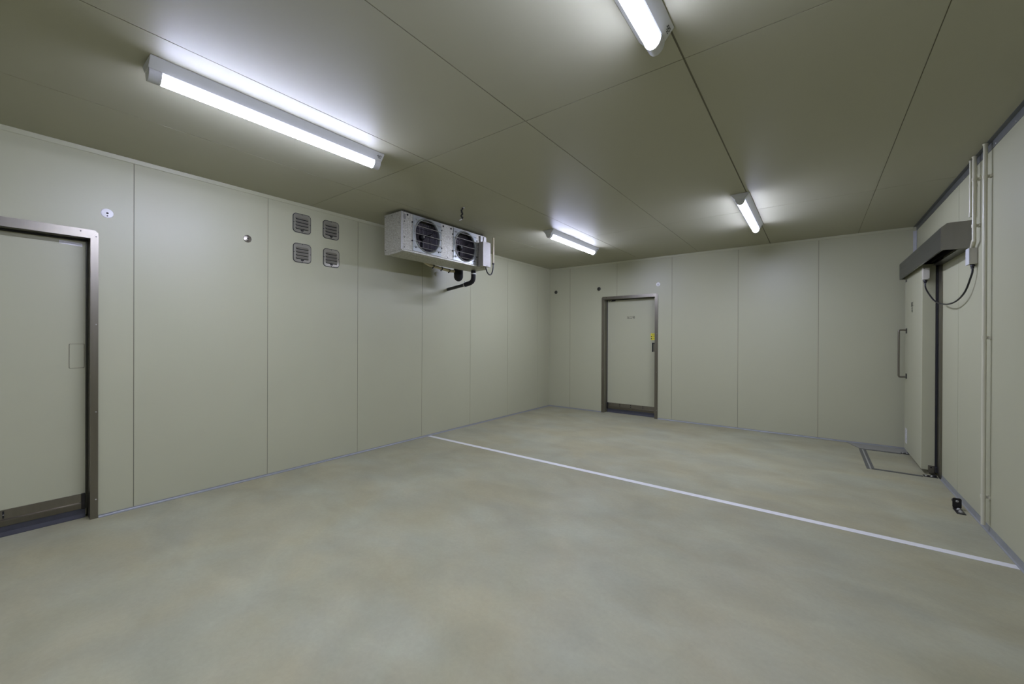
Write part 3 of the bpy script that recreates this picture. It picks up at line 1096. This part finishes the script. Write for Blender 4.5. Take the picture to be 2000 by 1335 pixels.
# coil
bm = B()
box(bm, (UX0 + 0.02, UY0 + 0.05, UZ0 + 0.03), (UX1 - 0.150, UY1 - 0.04, UZ1 - 0.02))
coil = obj('coil', bm, M['coilback'], uc)
bm = B()
y = UY0 + 0.055
while y < UY1 - 0.05:
    box(bm, (UX1 - 0.150, y, UZ0 + 0.032), (UX1 - 0.122, y + 0.0065, UZ1 - 0.022))
    y += 0.0195
fo = obj('fins', bm, M['fin'], coil)
fo['kind'] = 'stuff'
bm = B()
for z in (UZ0 + 0.10, UZ0 + 0.17, UZ0 + 0.24, UZ0 + 0.31):
    tube(bm, [(UX1 - 0.119, UY0 + 0.05, z), (UX1 - 0.119, UY1 - 0.045, z)], 0.0022, 6)
obj('heater_rods', bm, M['dark'], coil)
for fy, fz, r in FANS:
    # pressed plate with a bell mouth
    bm = B()
    plate_with_holes(bm, (fy - 0.205, fz - 0.196, fy + 0.205, fz + 0.192), [(fy, fz, r - 0.004)], 'x', UX1 + 0.0055, 0.0045)
    pl = obj('fan_plate', bm, M['bluezinc'], uc)
    bm = B()
    disc(bm, (UX1 + 0.0055, fy, fz), (1, 0, 0), [(r + 0.012, 0), (r + 0.008, 0.007), (r + 0.001, 0.010), (r - 0.005, 0.006), (r - 0.006, -0.012)], 56)
    obj('bell_mouth', bm, M['bluezinc'], pl, True)
    # fan at rest: hub and slim blades
    bm = B()
    disc(bm, (UX1 - 0.085, fy, fz), (1, 0, 0), [(0, -0.02), (0.030, -0.02), (0.030, 0.018), (0.022, 0.026), (0, 0.028)], 24)
    fan = obj('fan_hub', bm, M['coilback'], uc, True)
    bm = B()
    disc(bm, (UX1 - 0.057, fy, fz), (1, 0, 0), [(0.009, 0), (0.009, 0.004), (0.004, 0.008), (0, 0.008)], 10)
    obj('shaft_nut', bm, M['zinc'], fan, True)
    for k_ in range(3):
        a = math.radians(20 + 120 * k_)
        bm = B()
        rows = []
        for i in range(6):
            rr = 0.028 + i * 0.0285
            w_ = 0.010 + 0.006 * math.sin(i / 5 * math.pi)
            row = []
            for s_ in (-1, 1):
                da = a + 0.10 * i / 5 + s_ * w_ / rr * 0.5
                row.append(bm.verts.new((UX1 - 0.085 + s_ * 0.010, fy + rr * math.cos(da), fz + rr * math.sin(da))))
            rows.append(row)
        for i in range(5):
            bm.faces.new((rows[i][0], rows[i][1], rows[i + 1][1], rows[i + 1][0]))
        bl = obj('blade', bm, M['coilback'], fan, True)
        md = bl.modifiers.new('thick', 'SOLIDIFY')
        md.thickness = 0.002
    # wire guard
    bm = B()
    gx = UX1 + 0.030
    for i, dz in enumerate((-0.150, -0.088, -0.008, 0.078, 0.145)):
        hw = 0.205 if i in (1, 2, 3) else 0.19
        tube(bm, [(UX1 + 0.006, fy - hw - 0.004, fz + dz), (gx, fy - hw + 0.012, fz + dz), (gx, fy + hw - 0.012, fz + dz), (UX1 + 0.006, fy + hw + 0.004, fz + dz)], 0.0025 if i not in (1, 2, 3) else 0.0032, 6)
    for dy in (-0.192, 0.192):
        tube(bm, [(gx, fy + dy, fz - 0.150), (gx, fy + dy, fz + 0.145)], 0.0020, 6)
    gd = obj('wire_guard', bm, M['zinc'], uc, True)
    for dy, dz in ((-0.215, 0.11), (-0.215, -0.09), (0.213, 0.11), (0.213, -0.10)):
        bm = B()
        box(bm, (UX1, fy + dy - 0.006, fz + dz - 0.007), (UX1 + 0.014, fy + dy + 0.006, fz + dz + 0.007), 0.001)
        obj('guard_clip', bm, M['dark'], gd)
    for dy, dz in ((-0.165, 0.150), (-0.165, -0.155), (0.165, -0.155)):
        bm = B()
        disc(bm, (UX1 + 0.0055, fy + dy, fz + dz), (1, 0, 0), [(0.008, 0), (0.008, 0.002), (0, 0.003)], 12)
        obj('plate_screw', bm, M['dark'], pl, True)
# dark bolt holes in the front sheet
for y, z, r in ((2.757, 2.652, 0.011), (3.275, 2.645, 0.012), (3.400, 2.645, 0.012), (3.902, 2.650, 0.009), (2.718, 2.575, 0.006), (2.716, 2.405, 0.006), (2.716, 2.300, 0.006), (3.345, 2.292, 0.006), (2.85, 2.285, 0.004)):
    bm = B()
    disc(bm, (UX1, y, z), (1, 0, 0), [(r, 0), (r, 0.0012), (0, 0.0012)], 14)
    obj('bolt_hole', bm, M['slot'], uc)
for x, z in ((-3.66, 2.650), (-3.535, 2.560), (-3.535, 2.390), (-3.78, 2.655), (-3.77, 2.290)):
    bm = B()
    disc(bm, (x, UY0, z), (0, -1, 0), [(0.005, 0), (0.005, 0.0015), (0, 0.002)], 10)
    obj('side_screw', bm, M['dark'], uc)
# rating plate and stamped text on the front sheet
bm = B()
prism(bm, [(2.704, 2.598), (2.732, 2.598), (2.732, 2.656), (2.704, 2.656)], 'x', UX1, UX1 + 0.001)
obj('rating_plate', bm, M['greylabel'], uc)
bm = B()
for i in range(10):
    z = 2.562 - i * 0.0165
    for j, wd in ((0, 0.006), (1, 0.011), (2, 0.015)):
        if random.random() < 0.86:
            ya = 2.706 + j * 0.022
            box(bm, (UX1, ya, z - 0.002), (UX1 + 0.0008, ya + wd * random.uniform(0.6, 1.0), z + 0.002))
obj('stamped_text', bm, M['greylabel'], uc)
# drain pan
bm = B()
prism(bm, [(UX0 + 0.004, UZ0 - 0.002), (UX0 + 0.004, UZ0 - 0.026), (UX0 + 0.05, UZ0 - 0.034), (UX1 - 0.02, UZ0 - 0.026), (UX1 + 0.012, UZ0 - 0.012), (UX1 + 0.012, UZ0 + 0.004), (UX1 + 0.002, UZ0 + 0.010), (UX1 + 0.002, UZ0 - 0.002)], 'y', UY0 + 0.002, UY1 + 0.018)
obj('drain_pan', bm, M['galv'], uc)
# control box
bm = B()
box(bm, (UX1 + 0.012, 3.874, 2.262), (UX1 + 0.096, 4.018, 2.573), 0.003)
cb = obj('control_box', bm, M['ctrl'], uc)
bm = B()
box(bm, (UX1 + 0.096, 3.872, 2.260), (UX1 + 0.099, 4.020, 2.575), 0.001)
obj('lid', bm, M['ctrl'], cb)
bm = B()
box(bm, (UX1 + 0.0005, 3.885, 2.30), (UX1 + 0.012, 4.005, 2.55))
obj('spacer', bm, M['dark'], cb)
for z in (2.565, 2.270):
    bm = B()
    disc(bm, (UX1 + 0.099, 3.946, z), (1, 0, 0), [(0.005, 0), (0.005, 0.002), (0, 0.002)], 8)
    obj('screw', bm, M['dark'], cb)
# bracket at top right and hangers to the ceiling
for y, w_ in ((3.935, 0.045), (4.000, 0.050)):
    bm = B()
    box(bm, (UX1 + 0.001, y - w_ / 2, 2.585), (UX1 + 0.020, y + w_ / 2, 2.660), 0.001)
    obj('top_bracket', bm, M['zinc'], uc)
for x, y in ((-3.52, 2.735), (-3.76, 2.735), (-3.52, 3.985), (-3.76, 3.985)):
    bm = B()
    box(bm, (x - 0.018, y - 0.030, UZ1), (x + 0.018, y + 0.030, UZ1 + 0.005))
    tube(bm, [(x, y, UZ1 - 0.020 if False else UZ1 + 0.001), (x, y, H - 0.0005)], 0.0055, 8)
    disc(bm, (x, y, UZ1 + 0.005), (0, 0, 1), [(0.011, 0), (0.011, 0.009), (0, 0.009)], 6)
    obj('hanger', bm, M['dark'], uc)

# drain hose from the pan to the wall
dh = thing('drain_hose', 'black drain hose bending from the cooler pan back into the left wall', 'hose', (-3.70, 3.98, 2.03))
bm = B()
tube(bm, smooth_path([(-3.655, 3.965, 2.2335), (-3.655, 3.966, 2.190), (-3.657, 3.968, 2.140), (-3.672, 3.972, 2.105), (-3.705, 3.980, 2.085), (-3.760, 3.990, 2.074), (-3.850, 4.000, 2.063)], 7), 0.031, 18)
hz = obj('rubber_elbow', bm, M['foam'], dh, True)
bm = B()
tube(bm, [(-3.840, 3.999, 2.0645), (XL - 0.01, 4.034, 2.028)], 0.022, 16)
obj('pipe', bm, M['cable'], dh, True)
bm = B()
disc(bm, (-3.655, 3.966, 2.192), (0, 0, 1), [(0.031, -0.007), (0.0335, -0.007), (0.0335, 0.007), (0.031, 0.007)], 20)
box(bm, (-3.655, 4.000, 2.186), (-3.645, 4.020, 2.198), 0.001)
obj('hose_clamp', bm, M['zinc'], dh, True)
bm = B()
disc(bm, (-3.838, 3.999, 2.065), (-0.99, 0.09, -0.10), [(0.031, -0.007), (0.0345, -0.007), (0.0345, 0.007), (0.031, 0.007)], 20)
box(bm, (-3.846, 3.990, 2.096), (-3.834, 4.002, 2.112), 0.001)
obj('hose_clamp', bm, M['zinc'], dh, True)

# thick insulated line behind the cooler
ip = thing('insulated_pipe', 'thick black insulated pipe with a rounded end hanging behind the cooler pan', 'pipe', (-3.95, 3.97, 2.11))
bm = B()
tube(bm, smooth_path([(-3.795, 3.90, 2.420), (-3.850, 3.915, 2.420), (-3.905, 3.945, 2.395), (-3.930, 3.962, 2.330), (-3.932, 3.965, 2.260), (-3.932, 3.965, 2.180)], 7), 0.062, 24, False)
disc(bm, (-3.932, 3.965, 2.180), (0, 0, -1), [(0.062 * math.cos(math.radians(q)), 0.066 * math.sin(math.radians(q))) for q in range(0, 90, 10)] + [(0, 0.066)], 24)
disc(bm, (-3.795, 3.90, 2.420), (1, 0, 0), [(0.062, -0.002), (0.062, 0.004), (0, 0.004)], 24)
bmesh.ops.remove_doubles(bm, verts=bm.verts, dist=0.0002)
obj('insulation', bm, M['foam'], ip, True)
# beige line strapped under the cooler
bp_ = thing('strapped_pipe', 'beige pipe with dark straps along the wall under the cooler', 'pipe', (-3.90, 3.6, 2.23))
bm = B()
tube(bm, smooth_path([(-3.80, 3.20, 2.330), (-3.860, 3.260, 2.318), (-3.895, 3.330, 2.283), (-3.900, 3.420, 2.255), (-3.900, 3.600, 2.240), (-3.900, 3.720, 2.232), (-3.905, 3.800, 2.230), (-3.900, 3.850, 2.236)], 8), 0.019, 12)
obj('pipe', bm, M['ivory'], bp_, True)
for y, z in ((3.475, 2.251), (3.620, 2.239), (3.755, 2.231)):
    bm = B()
    disc(bm, (-3.900, y, z), (0, 1, -0.07), [(0.019, -0.007), (0.0225, -0.007), (0.0225, 0.007), (0.019, 0.007)], 14)
    box(bm, (-3.904, y - 0.016, z - 0.036), (-3.892, y - 0.002, z - 0.016), 0.002)
    obj('strap', bm, M['black'], bp_, True)

# power feed of the cooler
pc = thing('ceiling_conduit', 'ivory conduit dropping from the ceiling right of the cooler', 'conduit', (-3.510, 4.205, 2.34))
bm = B()
tube(bm, [(-3.510, 4.204, 2.345), (-3.510, 4.204, H - 0.0005)], 0.0125, 14)
obj('pipe', bm, M['ivory'], pc, True)
bm = B()
disc(bm, (-3.510, 4.204, 2.345), (0, 0, -1), [(0.0125, -0.01), (0.0145, -0.01), (0.0145, 0.006), (0.010, 0.012), (0, 0.012)], 12)
obj('end_bush', bm, M['black'], pc, True)
bm = B()
tube(bm, smooth_path([(-3.450, 3.985, 2.2595), (-3.452, 3.992, 2.236), (-3.462, 4.022, 2.205), (-3.478, 4.080, 2.182), (-3.494, 4.145, 2.195), (-3.506, 4.190, 2.255), (-3.510, 4.204, 2.332)], 8), 0.0085, 10)
tag(obj('power_cable', bm, M['cable'], None, True), 'short black cable sagging from the cooler control box to the ivory conduit', 'cable')

# ------------------------------------------------------------------ twisted cord hanging from the ceiling
hc = thing('hanging_coil', 'short dark twisted cord with pale ends hanging from the ceiling before the cooler', 'cord', (-2.966, 3.036, 2.56))
bm = B()
pts = []
for i in range(70):
    t = i / 69
    a = t * 2 * math.pi * 2.3
    rr = 0.0055 + 0.002 * math.sin(t * 17)
    pts.append((-2.966 + rr * math.cos(a), 3.036 + rr * math.sin(a), 2.695 - 0.118 * t))
tube(bm, pts, [0.0085 + 0.0025 * math.sin(i * 0.55) for i in range(70)], 8)
obj('cord', bm, M['cable'], hc, True)
bm = B()
disc(bm, (-2.951, 3.048, H), (0, 0, -1), [(0.009, 0), (0.009, 0.004), (0.006, 0.010), (0, 0.010)], 10)
obj('ceiling_clip', bm, M['whiteplastic'], hc, True)
bm = B()
tube(bm, [(-2.962, 3.036, 2.578), (-2.972, 3.028, 2.570), (-2.984, 3.018, 2.563)], [0.006, 0.007, 0.004], 8)
obj('tip', bm, M['whiteplastic'], hc, True)
